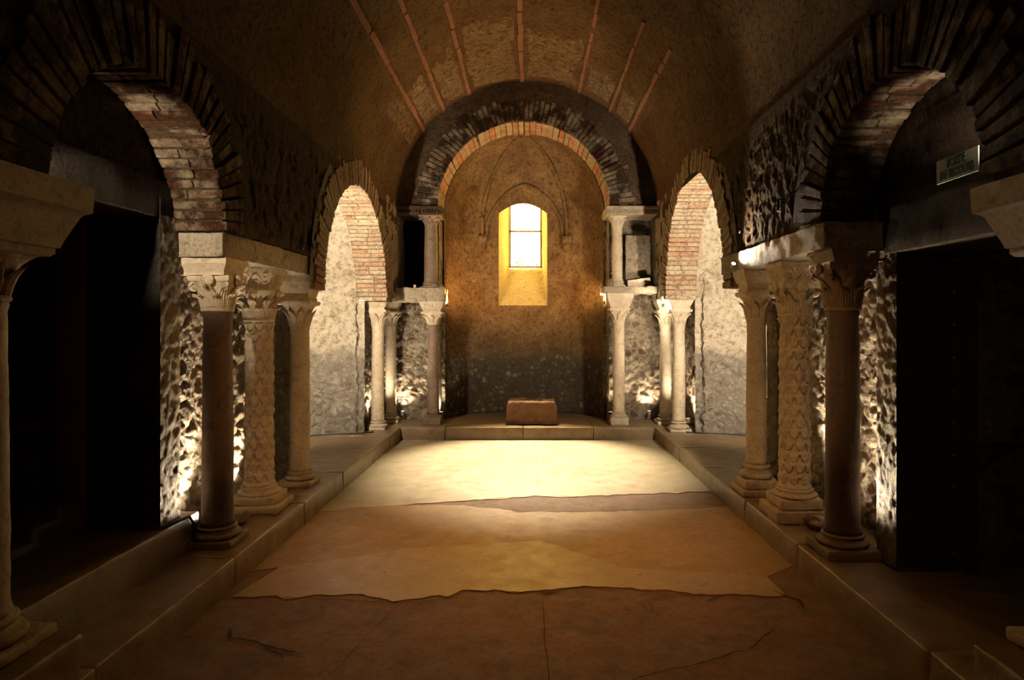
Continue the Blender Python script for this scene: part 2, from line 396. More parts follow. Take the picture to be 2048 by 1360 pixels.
def brick_arch(parent, P, a, b, zs, n, T, d0, d1, m, seed, th0=0, jit=.010, gap=.10, inner=True, bed='mortar'):
    """P(u, z, d): u along the span from the centre, z up, d depth into the wall"""
    rr = random.Random(seed); mb = MB(); mo = MB()
    for i in range(n):
        t0 = th0 + (PI - 2 * th0) * (i + gap * rr.uniform(.5, 1.5)) / n; t1 = th0 + (PI - 2 * th0) * (i + 1 - gap * rr.uniform(.5, 1.5)) / n
        ri = rr.uniform(-jit, jit * .4); fr = rr.uniform(-jit, jit * .6); tt = T * rr.uniform(.82, 1.1)
        pts = []
        for rad, t, d in ((ri, t0, d0 + fr), (ri, t1, d0 + fr + rr.uniform(-.3, .3) * jit), (tt, t1, d0 + fr), (tt, t0, d0 + fr),
                          (ri + rr.uniform(-.4, .4) * jit, t0, d1), (ri, t1, d1), (tt, t1, d1), (tt, t0, d1)):
            pts.append(P((a + rad) * math.cos(t), zs + (b + rad) * math.sin(t), d))
        # split each brick along its depth so the soffit shows shorter bricks
        if inner and rr.random() < .75:
            k = rr.uniform(.35, .65); mid = [pts[q] .lerp(pts[q + 4], k - .012) for q in range(4)]; mid2 = [pts[q].lerp(pts[q + 4], k + .012) for q in range(4)]
            mb.hexa(pts[:4] + mid); mb.hexa(mid2 + pts[4:])
        else: mb.hexa(pts)
    o = mb.build('brick_arch', m, parent); struct(o); bevel(o, .006, 2)
    mo.grid(lambda u, v: P((a + .006) * math.cos(PI * u), zs + (b + .006) * math.sin(PI * u) if True else 0, d0 + .012 + (d1 - d0 - .012) * v), 60, 4)
    mo.grid(lambda u, v: P((a + .006 + (T + .1) * v) * math.cos(PI * u), zs + (b + .006 + (T + .1) * v) * math.sin(PI * u), d0 + .014), 60, 3)
    struct(mo.build('mortar_bed', bed, parent, True))
for s in (-1, 1):
    w = side_wall(s); xw = XW[s]
    dep = .33
    c, a, b, zs = A1
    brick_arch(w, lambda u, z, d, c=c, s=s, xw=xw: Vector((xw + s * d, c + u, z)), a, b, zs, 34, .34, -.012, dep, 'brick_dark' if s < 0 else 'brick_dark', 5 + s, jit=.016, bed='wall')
    c, a, b, zs = A2[s]
    th = math.asin((BZ[s] - zs) / b) * 0
    brick_arch(w, lambda u, z, d, c=c, s=s, xw=xw: Vector((xw + s * d, c + u, z)), a, b, zs, 66, .30, -.012, .40, 'brick', 15 + s, th, jit=.009)
ce = MB().grid(lambda u, v: (lambda t, y, r: (VX + r * math.cos(t), y, VZ + r * math.sin(t)))(PI * u, -2.3 + 11.75 * v, VR + .02 * frac((3 * u * 2, 11 * v, 0), 1.7, 5) * min(1, 8 * u, 8 * (1 - u)) + .006 * abs(frac((6 * u, 11.75 * v, 2), 9, 3))), 110, 170).build('ceiling', 'vault', None, True)
struct(ce)
for ang, w in ((142, .028), (129.5, .026), (116, .026), (92, .03), (66, .022), (50, .022), (38, .026)):
    mb = MB(); y = 3.2 if ang > 90 else 6.6
    while y < 9.4:
        L = R(.25, .5); t = math.radians(ang); n = Vector((math.cos(t), 0, math.sin(t))); tg = Vector((-math.sin(t), 0, math.cos(t))); C0 = Vector((VX, 0, VZ))
        ww = w * R(.8, 1.15); dd = R(.012, .022); off = tg * R(-.006, .006); y1 = min(y + L, 9.42)
        P = lambda q, r, yy: C0 + n * (VR + r) + tg * q + off + Vector((0, yy, 0))
        mb.hexa([P(-ww, .05, y), P(ww, .05, y), P(ww, .05, y1), P(-ww, .05, y1), P(-ww, -dd, y), P(ww, -dd, y), P(ww, -dd, y1), P(-ww, -dd, y1)]); y = y1 + .008
    struct(bevel(mb.build('brick_band', 'red_band', ce), .006, 2))
# wall behind the photographer
struct(MB().box(-2.3, 2.2, -2.45, -2.28, -.1, 5.3).build('wall_back', 'front'))

# ------------------------------------------------------------------ end wall with its arch
EX, ER, EZ, EY = -.088, 1.25, 3.325, 9.40
def endwall(u, v):
    t = PI * u; i = Vector((EX + ER * math.cos(t), 0, EZ + ER * math.sin(t))); r = VR + .05
    o = Vector((VX + r * math.cos(t), 0, VZ + r * math.sin(t)))
    p = i.lerp(o, v); p.y = EY + .012 * abs(frac(p, 5, 5)) + .012 * stones((p.x, 0, p.z * 2), 5)
    return p
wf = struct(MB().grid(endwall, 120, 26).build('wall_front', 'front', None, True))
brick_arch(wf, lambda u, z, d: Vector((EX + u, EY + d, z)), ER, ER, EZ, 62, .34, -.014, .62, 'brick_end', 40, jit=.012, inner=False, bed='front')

pb = MB(); N = 44
for i in range(N):
    t0, t1 = PI * (i + R(0, .12)) / N, PI * (i + 1 - R(0, .12)) / N; r0 = ER - .013 + R(-.003, .003); d0, d1 = .0 + R(-.006, .006), .64
    P = lambda t, d, r: (EX + r * math.cos(t), EY + d, EZ + r * math.sin(t))
    pb.hexa([P(t0, d0, r0), P(t1, d0, r0), P(t1, d1, r0), P(t0, d1, r0), P(t0, d0, r0 + .02), P(t1, d0, r0 + .02), P(t1, d1, r0 + .02), P(t0, d1, r0 + .02)])
struct(pb.build('painted_underside', 'painted', wf))
for a0, a1, y0, y1 in ((94, 114.5, 7.4, 9.36), (117.5, 128.2, 7.8, 9.36), (131, 140.6, 7.9, 9.30), (143.5, 152, 7.6, 9.3), (67.5, 90.4, 7.7, 9.3), (51.5, 64.5, 8.3, 9.25), (39.5, 48.5, 8.4, 9.3)):
    def fn(u, v, a0=a0, a1=a1, y0=y0, y1=y1):
        t = math.radians(a0 + (a1 - a0) * u); ya = y0 + .25 * frac((u * 2 + a0, 3, 0), 1.6, 5); y = ya + (y1 - ya) * v
        e = min(1, 8 * u, 8 * (1 - u), 8 * v, 8 * (1 - v)); p = Vector((VX, y, VZ)); q = Vector((math.cos(t), 0, math.sin(t)))
        return p + q * (VR + .012 - e * (.020 + .022 * abs(frac(p + q * 2, 7, 5))))
    struct(MB().grid(fn, 50, 90).build('bared_mortar', 'vault_patch', ce, True))

# ------------------------------------------------------------------ apse with a splayed window
AX, AY, ARX, ARY, AZ, AH = -.09, 9.98, 1.22, .95, 3.30, 1.26
def apse(phi, w, rough=True):
    if w <= AZ: k, z = 1, w
    else:
        al = (w - AZ) / AH; k, z = math.cos(al), AZ + AH * math.sin(al)
    n = Vector((math.cos(phi), math.sin(phi), 0))
    p = Vector((AX + ARX * k * math.cos(phi), AY + ARY * k * math.sin(phi), z))
    if rough:
        d = .010 * abs(frac(p, 4, 4)) + (.026 * stones(p, 8) if z < 1.3 else .006 * frac(p, 12, 3))
        fade = min(1, max(0, (w - .18) * 8))
        p += n * (d * -.8 * fade + .012)
    return p
WX0, WX1, WZ0, WZS, WZT = -.52, .285, 1.96, 3.50, 3.665
ph0, ph1 = math.acos((WX1 - AX) / ARX), math.acos((WX0 - AX) / ARX)
WT = AZ + AH * PI / 2
def w_of(z): return z if z <= AZ else AZ + AH * math.asin((z - AZ) / AH)
def win_top(q):         # q -1..1 across the window
    return w_of(WZS + (WZT - WZS) * (1 - q * q))
mb = MB()
mb.grid(lambda u, v: apse(ph0 * u, .14 + (WT - .14) * v), 44, 150)
mb.grid(lambda u, v: apse(ph1 + (PI - ph1) * u, .14 + (WT - .14) * v), 44, 150)
mb.grid(lambda u, v: apse(ph0 + (ph1 - ph0) * u, .14 + (WZ0 - .14) * v), 34, 60)
mb.grid(lambda u, v: (lambda t: apse(ph0 + (ph1 - ph0) * u, t + (WT - t) * v))(win_top(2 * u - 1)), 34, 46)
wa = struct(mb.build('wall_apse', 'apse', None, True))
def surf_path(pts, r, name='rib'):
    path = []
    for (p0, w0), (p1, w1) in zip(pts, pts[1:]):
        for i in range(8):
            t = i / 8; path.append(apse(p0 + (p1 - p0) * t, w0 + (w1 - w0) * t, False))
    path.append(apse(*pts[-1], False)); struct(MB().tube(path, r, 8).build(name, 'apse', wa, True))
def phx(x): return math.acos(max(-1, min(1, (x - AX) / ARX)))
for sx in (-1, 1):
    x0 = AX + sx * .70; p0 = phx(x0)
    q = lambda k: PI / 2 + (p0 - PI / 2) * k
    surf_path([(p0, 3.08), (p0, 3.3), (q(.98), 3.75), (q(.92), 4.2), (q(.85), 4.7), (q(.8), 5.15)], .034)
    c = apse(p0, 3.02, False)
    struct(MB().rbox(c.x - .075, c.x + .075, c.y - .07, c.y + .1, 2.98, 3.10, .012, .03, .006, 9, 4).rbox(c.x - .055, c.x + .055, c.y - .045, c.y + .1, 2.86, 2.98, .012, .03, .006, 9, 2).build('corbel', 'apse', wa, True))
surf_path([(phx(AX - .64), 3.08), (phx(AX - .60), 3.4), (phx(AX - .44), 3.72), (phx(AX - .22), 3.92), (PI / 2, 4.0), (phx(AX + .22), 3.92), (phx(AX + .44), 3.72), (phx(AX + .60), 3.4), (phx(AX + .64), 3.08)], .03)
# reveal of the window
IX0, IX1, IZ0, IZS, IZT, IY = -.365, .205, 2.63, 3.72, 3.88, 11.52
def outline(x0, x1, z0, zs, zt, n=16):
    pts = [('b', x0 + (x1 - x0) * i / n, z0) for i in range(n)]
    pts += [('r', x1, z0 + (zs - z0) * i / n) for i in range(n)]
    pts += [('t', x1 + (x0 - x1) * i / n, zs + (zt - zs) * (1 - (1 - 2 * i / n) ** 2)) for i in range(n)]
    pts += [('l', x0, zs + (z0 - zs) * i / n) for i in range(n)]
    return pts
front = []
for k, x, z in outline(WX0, WX1, WZ0, WZS, WZT):
    al = 0 if z <= AZ else math.asin((z - AZ) / AH)
    kk = math.cos(al); ph = math.acos(max(-1, min(1, (x - AX) / (ARX)))); p = apse(ph, w_of(z), True); front.append(p)
back = [Vector((x, IY, z)) for k, x, z in outline(IX0, IX1, IZ0, IZS, IZT)]
v = []; f = []; n = len(front); K = 14
for j in range(K + 1):
    for i in range(n):
        p = front[i].lerp(back[i], j / K); e = min(1, 4 * j / K) * min(1, 4 * (K - j) / K)
        p += Vector((.006 * frac(p, 9), 0, .008 * frac(p + Vector((5, 0, 0)), 9))) * e; v.append(p)
for j in range(K):
    for i in range(n):
        f.append((j * n + i, j * n + (i + 1) % n, (j + 1) * n + (i + 1) % n, (j + 1) * n + i))
wn = struct(link('window_1', v, f, 'reveal', None, True))
fr = MB()
for x in (IX0 + .012, IX1 - .012): fr.box(x - .014, x + .014, IY - .05, IY - .022, IZ0 + .01, IZS + .1)
fr.box(IX0, IX1, IY - .05, IY - .022, IZ0 + .01, IZ0 + .038); fr.box(IX0, IX1, IY - .05, IY - .022, 3.27, 3.298)
struct(fr.build('window_frame', 'rust', wn))
for i in range(4):
    x = IX0 + (IX1 - IX0) * (.125 + .25 * i); struct(MB().tube([(x, IY - .03, IZ0 + .02), (x, IY - .03, IZT)], .007, 8).build('window_bar', 'rust', wn))
# added unseen shell that keeps sky light out except through the window
X0, X1, Y0, Y1, Z0, Z1 = -4.6, 4.6, -2.6, 11.53, -.3, 6.2
sh = MB().add([(X0, Y0, Z0), (X1, Y0, Z0), (X1, Y1, Z0), (X0, Y1, Z0), (X0, Y0, Z1), (X1, Y0, Z1), (X1, Y1, Z1), (X0, Y1, Z1)],
              [(0, 1, 2, 3), (4, 7, 6, 5), (0, 4, 5, 1), (1, 5, 6, 2), (3, 7, 4, 0)])
a, b, c, d = IX0 - .001, IX1 + .001, IZ0 - .001, IZT + .01
for q in ((X0, X1, Z0, c), (X0, X1, d, Z1), (X0, a, c, d), (b, X1, c, d)):
    sh.add([(q[0], Y1, q[2]), (q[1], Y1, q[2]), (q[1], Y1, q[3]), (q[0], Y1, q[3])], [(0, 1, 2, 3)])
struct(sh.build('wall_light_seal', 'outside'))
# shrub outside the window
bush = MB()
for i in range(260):
    x = R(IX0 - .25, IX1 + .25); z = 2.35 + R(0, .42 + .1 * math.sin(x * 30)); y = R(11.68, 12.0); L = R(.035, .07); a = R(0, 2 * PI); t = R(.2, 1.3)
    d = Vector((math.cos(a) * math.cos(t), math.sin(a) * math.cos(t), math.sin(t))); u = d.cross(Vector((R(-1, 1), R(-1, 1), .3))).normalized()
    p = Vector((x, y, z)); bush.add([p, p + d * L * .5 + u * L * .3, p + d * L, p + d * L * .5 - u * L * .3], [(0, 1, 2, 3)])
for i in range(14):
    x = R(IX0 - .2, IX1 + .2); bush.tube([(x, 11.85, 2.33), (x + R(-.05, .05), 11.83, 2.4), (x + R(-.1, .1), 11.8, 2.7)], .006, 5)
tag(bush.build('shrub', 'leaf'), 'leafy shrub outside the arched window, seen through its bars', 'plant')

struct(MB().box(-1.5, 1.4, 11.56, 12.4, 2.0, 2.33).build('floor_garden', 'outside'))
# ------------------------------------------------------------------ side niches, back walls, door recesses
def conch(s):
    cx, cy, r, zs = s * 2.22, A2[s][0], 1.33, 1.98
    def fn(u, v):
        t = PI * u; L = zs - .14; w = (L + r * PI / 2) * v
        if w <= L: k, z = 1, .14 + w
        else:
            al = (w - L) / r; k, z = math.cos(al), zs + r * math.sin(al)
        n = Vector((s * math.sin(t), -math.cos(t), 0)); p = Vector((cx, cy, z)) + n * r * k
        low = max(0, min(1, (1.30 + .15 * frac((t, 0, 0), 3) - z) * 6))
        d = (.008 + .020 * low) * stones(p, 9) + .014 * frac(p, 4, 5) + (.005 + .022 * low) * frac(p, 14, 5)
        return p - n * k * d * 1.0
    return struct(MB().grid(fn, 260, 220).build('wall_left_niche' if s < 0 else 'wall_right_niche', 'niche', None, True))
conch(-1); conch(1)
def patch(name, m, fn, nu, nv): return struct(MB().grid(fn, nu, nv).build(name, m, None, True))
for s in (-1, 1):
    nm = 'left' if s < 0 else 'right'; xr = -2.43 if s < 0 else 2.40; xp = -2.235 if s < 0 else 2.17; yj = 3.93 if s < 0 else 3.85
    # rubble wall behind the three columns, its plastered corner strip and the doorway jamb
    patch('wall_%s_rubble' % nm, 'rubble', lambda u, v: (lambda y, z: (xr + s * .02 - s * rubble_h((xr, y, z), .055 if z < 1.15 else .03), y, z))(yj + .1 + (6.22 - yj - .1) * u, .1 + 2.1 * v), 190, 190)
    patch('wall_%s_corner' % nm, 'plaster', lambda u, v: (lambda y, z: (xp + s * (.14 * max(0, u - .75) * 4 * (.5 + .5 * stones((0, y * 2, z), 5))) - s * .006 * frac((xp, y, z), 18, 6), y, z))(yj + .30 * u, .1 + 2.2 * v), 30, 180)
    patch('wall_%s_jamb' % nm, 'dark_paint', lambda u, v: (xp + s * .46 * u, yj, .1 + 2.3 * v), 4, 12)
    # wall side behind the twin columns and niche back beside the apse
    patch('wall_%s_return' % nm, 'rubble', lambda u, v: (lambda y, z: (s * 2.33 - s * rubble_h((s * 2.3, y, z), .05), y, z))(8.68 + 1.4 * u, .1 + 3.3 * v), 60, 130)
    xa = -1.30 if s < 0 else 1.12
    up = 2.05
    patch('wall_%s_recess' % nm, 'rubble', lambda u, v: (lambda x, z: (x, 9.98 - rubble_h((x, 9.9, z), .07 if z < 1.15 else .03), z))(xa + (s * 2.4 - xa) * u, .1 + (up - .1 if s < 0 else 3.3) * v), 60, 130)
    patch('wall_%s_edge' % nm, 'rubble', lambda u, v: (lambda y, z: (xa + s * .05 - s * .03 * rubble_h((xa, y, z)), y, z))(9.62 + .4 * u, .1 + 3.3 * v), 12, 60)
    # masonry above the twin columns
    x0, x1 = sorted((XW[s], s * 2.5)); mb = MB()
    mb.rbox(x0, x1, 8.72, 10.0, 2.0, 3.4, .02, .06, .018, 6, s)
    struct(mb.build('wall_%s_pier' % nm, 'plaster', None, True))
# deep dark upper recess on the left
mb = MB().box(-2.45, -1.34, 10.0, 10.75, 2.05, 3.4); mb.f.pop(2)
struct(mb.build('wall_left_cavity', 'front'))
# doorway recesses behind the near arches
lz0, lz1 = {-1: 2.28, 1: 2.06}, {-1: 2.51, 1: 2.40}
for s in (-1, 1):
    nm = 'left' if s < 0 else 'right'; xp = -2.24 if s < 0 else 2.16; yj = 3.93 if s < 0 else 3.85
    x0, x1 = sorted((xp, xp + s * .32))
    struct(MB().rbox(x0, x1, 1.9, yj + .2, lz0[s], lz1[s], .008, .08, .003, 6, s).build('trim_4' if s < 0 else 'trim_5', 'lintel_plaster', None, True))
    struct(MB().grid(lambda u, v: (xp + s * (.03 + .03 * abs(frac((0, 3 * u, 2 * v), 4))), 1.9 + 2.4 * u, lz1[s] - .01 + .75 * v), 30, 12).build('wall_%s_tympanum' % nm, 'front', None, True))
# left: raised floor, kerb, stairwell walls, steps, bench
struct(MB().rbox(-2.62, -2.19, -2.3, 4.3, .1, .40, .012, .06, .006, 6, 2).build('trim_6', 'kerb', None, True))
struct(MB().box(-4.3, -2.6, -2.3, 5.0, .0, .398).build('floor_landing', 'kerb'))
patch('wall_left_stair', 'rubble', lambda u, v: (lambda x, z: (x, 4.62 - rubble_h((x, 4.6, z), .03), z))(-4.4 + 1.9 * u, .3 + 2.4 * v), 50, 60)
struct(MB().grid(lambda u, v: (-4.3, -2.3 + 7.1 * u, .2 + 2.6 * v), 4, 4).build('wall_left_outer', 'front'))
struct(MB().box(-4.4, -2.56, -2.3, 4.8, 2.62, 2.8).build('ceiling_left', 'front'))
b = MB()
b.rbox(-3.9, -2.95, 3.9, 4.48, .95, 1.06, .015, .06, .006, 6, 3)
b.rbox(-3.85, -3.0, 3.97, 4.47, .39, .96, .015, .06, .006, 6, 4)
tag(b.build('stone_bench', 'stone_dark', None, True), 'dim stone bench against the dark wall of the left doorway', 'bench')
for i in range(3): struct(MB().rbox(-3.6, -2.72, 3.35 + .2 * i, 3.6 + .2 * i, .38, .44 + .07 * i, .012, .06, .005, 6, i).build('trim_%d' % (9 + i), 'kerb', None, True))
pt = empty('door_post', (-2.76, 3.98, .4), 'reddish brown square post standing inside the dark left doorway', 'post')
p = MB().rbox(-.085, .085, -.085, .085, 0, 1.86, .012, .04, .004, 7, 2).build('shaft', 'wood', pt, True)
MB().rbox(.085, .15, -.06, .02, 0, 1.86, .006, .05, .002, 7, 2).build('strip', 'dark_paint', pt, True)
# right: corridor wall behind the door frame
patch('wall_right_passage', 'rubble', lambda u, v: (lambda x, z: (x, 4.06 - rubble_h((x, 4.1, z), .022), z))(2.40 + 1.9 * u, .1 + 2.2 * v), 60, 60)
struct(MB().box(2.47, 4.4, -2.3, 4.2, 2.3, 2.4).build('ceiling_right', 'front'))
struct(MB().grid(lambda u, v: (4.3, -2.3 + 6.6 * u, .1 + 2.4 * v), 4, 4).build('wall_right_outer', 'front'))
struct(MB().box(3.7, 4.4, -2.3, 4.2, 0, ST - .003).build('floor_passage', 'kerb'))
dr = bpy.data.objects.new('door_1', None); COL.objects.link(dr); dr.location = (2.5, 3.8, ST); struct(dr)
q = MB().box(-.03, .035, .0, .06, 0, 1.93).box(.035, .10, -.03, .04, 0, 1.9).build('door_frame', 'iron', dr); struct(q)
q = MB().box(-.03, .06, -3.5, .0, 1.86, 1.93).build('door_head', 'iron', dr); struct(q)
stud = None
for i in range(10):
    z = .12 + .19 * i
    if stud is None:
        stud = MB().lathe([(.001, 0), (.008, .001), (.006, .006), (.001, .008)], 10).build('stud', 'lamp_body', dr, True); o = stud; o.rotation_euler = (PI / 2, 0, 0)
    else: o = stud.copy(); COL.objects.link(o); o.parent = dr
    o.location = (-.022, .0, z); struct(o)
# iron latch on the passage wall
la = empty('iron_latch', (2.93, 4.02, .86), 'forked dark iron latch with a ring on the passage wall at the right edge', 'latch')
MB().tube([(-.16, 0, .01), (-.06, -.01, .03), (.04, -.01, .03), (.13, -.012, .02)], [.014, .016, .016, .013], 8).build('bar', 'iron', la, True)
MB().tube([(-.14, 0, -.13), (-.07, -.01, -.06), (0, -.01, -.01), (.06, -.01, .0)], [.01, .013, .014, .012], 8).build('prong', 'iron', la, True)
MB().tube([(.18 + .06 * math.cos(a), -.014, .04 + .06 * math.sin(a)) for a in [2 * PI * i / 20 for i in range(21)]], .012, 8).build('ring', 'iron', la, True)

# ------------------------------------------------------------------ emergency exit sign
sg = empty('exit_sign', (2.138, 3.25, 2.425), 'rectangular green lettered sign above the right doorway reading SORTIE DE SECOURS', 'sign')
mb = MB().rbox(-.006, -.001, -.16, .16, -.062, .062, .003, .05, 0); mb.build('board', 'sign', sg)
for txt, dz, sz, sx in (('SORTIE', .010, .060, .70), ('DE SECOURS', -.045, .060, .70)):
    cu = bpy.data.curves.new('lettering', 'FONT'); cu.body = txt; cu.size = sz; cu.align_x = 'CENTER'; cu.offset = .0032; cu.extrude = .001; cu.space_character = 1.06
    ob = bpy.data.objects.new('tmp', cu); COL.objects.link(ob); bpy.context.view_layer.update()
    me = bpy.data.meshes.new_from_object(ob.evaluated_get(bpy.context.evaluated_depsgraph_get())); bpy.data.objects.remove(ob)
    me.materials.clear(); me.materials.append(M['ink'])
    o = bpy.data.objects.new('lettering', me); COL.objects.link(o); o.parent = sg
    mt = Matrix(((0, 0, -1, 0), (-1, 0, 0, 0), (0, 1, 0, 0), (0, 0, 0, 1)))
    o.matrix_local = Matrix.Translation((-.0072, 0, dz)) @ mt @ Matrix.Diagonal((sx, 1, 1, 1))

# ------------------------------------------------------------------ columns
def leaf_mesh(rb, z0, h, w, curl, ribs=5, nt=14, ns=10):
    """acanthus leaf clinging to the bell rb(z), tip curling outward"""
    def fn(u, v):
        sgn = 2 * u - 1; t = v
        wid = w * (.62 + .55 * math.sin(PI * min(1, t * 1.05)) ** .8 - .35 * t) * (1 - .75 * max(0, t - .78) / .22)
        wid *= 1 + .10 * math.sin(t * 5.5 * PI) * abs(sgn)
        tc = max(0, t - .62) / .38
        z = z0 + h * t - curl * .75 * tc * tc; out = .008 + .018 * t + curl * tc * (1.15 - .35 * tc)
        rad = rb(min(z0 + h * t, z0 + h)) + out - .008 * sgn * sgn + .0045 * math.cos(sgn * ribs * PI) * (1 - .5 * tc)
        ang = sgn * wid / max(rad, .05); return (rad * math.cos(ang), rad * math.sin(ang), z)
    return MB().grid(fn, ns * 2, nt)
cap_cache = {}
def solid(o, t):
    m = o.modifiers.new('solid', 'SOLIDIFY'); m.thickness = t; m.offset = -1; return o
def capital(root, z0, z1, rn, hw, style, m):
    H = z1 - z0; ab = .16 * H; zt = z1 - ab
    def rb(z):
        t = max(0, min(1, (z - z0) / (zt - z0))); return rn * (1.0 + .06 * t) + (hw * .92 - rn * 1.06) * t ** 2.4
    mb = MB(); N = 64; rows = 18; k0 = 0
    def bell(u, v):
        a = 2 * PI * u; z = z0 + (zt - z0) * v; r = rb(z); sq = v ** 4 * .75
        q = 1 / max(abs(math.cos(a)), abs(math.sin(a))); r *= 1 + sq * (min(q, 1.32) - 1)
        p = Vector((r * math.cos(a), r * math.sin(a), z)); return p + Vector((p.x, p.y, 0)).normalized() * .004 * frac(p + root.location, 22, 3)
    mb.grid(bell, N, rows, True)
    mb.lathe([(rn * .9, z0 - .012), (rn * 1.10, z0 - .010), (rn * 1.15, z0), (rn * 1.10, z0 + .012), (rn * .9, z0 + .014)], 40)
    def abacus(u, v):
        a = 2 * PI * u; q = 1 / max(abs(math.cos(a)), abs(math.sin(a))); con = 1 - .10 * math.cos(2 * a) ** 2 if style == 'leafy' else 1
        prof = (.0, .93, 1.0, 1.0, .0); r = hw * q * con * prof[min(4, int(v * 4 + .01))]; z = (zt - .004, zt - .002, zt + ab * .35, z1, z1)[min(4, int(v * 4 + .01))]
        return (r * math.cos(a), r * math.sin(a), z)
    mb.grid(abacus, 64, 4, True)
    cp = mb.build('capital', m, root, True)
    es = cp.modifiers.new('split', 'EDGE_SPLIT'); es.split_angle = math.radians(45)
    def ring(proto, n, off, name='acanthus_leaf'):
        for i in range(n):
            o = proto if i == 0 else proto.copy()
            if i: COL.objects.link(o); o.parent = cp
            o.rotation_euler = (0, 0, off + 2 * PI * i / n)
    if style in ('leafy', 'rich'):
        l1 = solid(leaf_mesh(rb, z0 + .005, H * .50, rn * .40, .030, 5).build('acanthus_leaf', m, cp, True), .012); ring(l1, 8, PI / 8)
        l2 = solid(leaf_mesh(rb, z0 + .08 * H, H * .74, rn * .42, .042, 5).build('acanthus_leaf', m, cp, True), .014); ring(l2, 8, 0)
        sp = []
        for i in range(26):
            t = i / 25; a = t * 3.4 * PI; r = .036 * (1 - .78 * t); sp.append((hw * 1.12 + r * math.cos(a + PI / 2) * .9, 0, zt - .030 + r * math.sin(a + PI / 2)))
        vo = MB().tube([(rn * 1.1, 0, z0 + .42 * H), (rn * 1.3, 0, z0 + .6 * H), (hw * .95, 0, zt - .005)] + sp, [.012, .013, .013] + [.013 * (1 - .4 * i / 25) for i in range(26)], 8).build('volute', m, cp, True)
        ring(vo, 4, PI / 4)
        def rose(u, v):
            a = 2 * PI * u; r = .034 * v; return (hw * .93 + .016 * (1 - v * v) * (1 + .35 * math.cos(8 * a) * v) + .004, r * math.cos(a), zt + ab * .2 + r * math.sin(a))
        ro = solid(MB().grid(rose, 40, 6, True).build('rosette', m, cp, True), .014); ring(ro, 4, 0)
    elif style == 'plain':
        l1 = solid(leaf_mesh(rb, z0 + .005, H * .62, rn * .46, .012, 3, 10, 6).build('acanthus_leaf', m, cp, True), .010); ring(l1, 8, PI / 8)
    else:
        l1 = solid(leaf_mesh(rb, z0 + .005, H * .75, rn * .40, .022, 3, 10, 6).build('acanthus_leaf', m, cp, True), .010); ring(l1, 8, 0)
        vo = MB().tube([(rn * 1.1, 0, z0 + .4 * H), (hw * .9, 0, zt - .02), (hw * 1.14, 0, zt - .004), (hw * 1.2, 0, zt - .03), (hw * 1.1, 0, zt - .042)], .011, 7).build('volute', m, cp, True); ring(vo, 4, PI / 4)
    return cp
def relief(u, v, kind):
    """carved scroll or letter-like relief height on a face, u across, v up"""
    if kind == 'scroll':
        if not (.05 < u < .95 and .16 < v < .80): return 0
        vv = (v - .16) / .64; a = abs(vv - .5 - .30 * math.sin(u * 4 * PI)); h = max(0, 1 - a / .14)
        for c in (.125, .375, .625, .875):
            d = math.hypot((u - c) * 2.2, (vv - (.5 - .22 * math.sin(c * 4 * PI))) * .9); h = max(h, max(0, 1 - abs(d - .14) / .06), max(0, 1 - d / .07))
        return .011 * min(1, h * 1.4)
    if kind == 'strokes':
        if not (.08 < u < .92 and .18 < v < .75): return 0
        vv = (v - .18) / .57; a = abs(((u * 7 + .35 * math.sin(vv * 3 + u * 9)) % 1) - .5); return .010 * max(0, min(1, (a - .22) * 8)) * (1 if vv > .12 else 0)
    return 0
def impost(root, levels, carved, m, wx=1, wy=1):
    mb = MB(); z0, z1 = levels[0][1], levels[-1][1]
    def hwz(v):
        z = z0 + (z1 - z0) * v
        for (a, b), (c, d) in zip(levels, levels[1:]):
            if z <= d + 1e-6: return a + (c - a) * (z - b) / max(1e-6, d - b), z
        return levels[-1]
    nv = 26 if carved else 16; nu = 44 if carved else 14
    vs = sorted(set([(z - z0) / (z1 - z0) for _, z in levels] + [(z - z0) / (z1 - z0) + .004 for _, z in levels[1:-1]] + [i / nv for i in range(nv + 1)]))
    for sd in range(4):
        rot = Matrix.Rotation(sd * PI / 2, 3, 'Z'); k = len(mb.v)
        for i in range(nu + 1):
            for v in vs:
                u = i / nu; hw, z = hwz(v); ed = min(1, 12 * min(u, 1 - u))
                y = -hw - relief(u, v, carved) - .003 * ed * frac(Vector((u * .4, sd, z)) + root.location, 18, 3)
                p = rot @ Vector(((2 * u - 1) * hw, y, z)); mb.v.append(Vector((p.x * wx, p.y * wy, p.z)))
        w = len(vs)
        for i in range(nu):
            for j in range(w - 1):
                a = k + i * w + j; mb.f.append((a, a + w, a + w + 1, a + 1))
    for (hw, z), fl_ in ((levels[0], 1), (levels[-1], 0)):
        q = [(-hw * wx, -hw * wy, z), (hw * wx, -hw * wy, z), (hw * wx, hw * wy, z), (-hw * wx, hw * wy, z)]
        mb.add(q, [(3, 2, 1, 0) if fl_ else (0, 1, 2, 3)])
    o = mb.build('impost', m, root, True); es = o.modifiers.new('split', 'EDGE_SPLIT'); es.split_angle = math.radians(38); return o
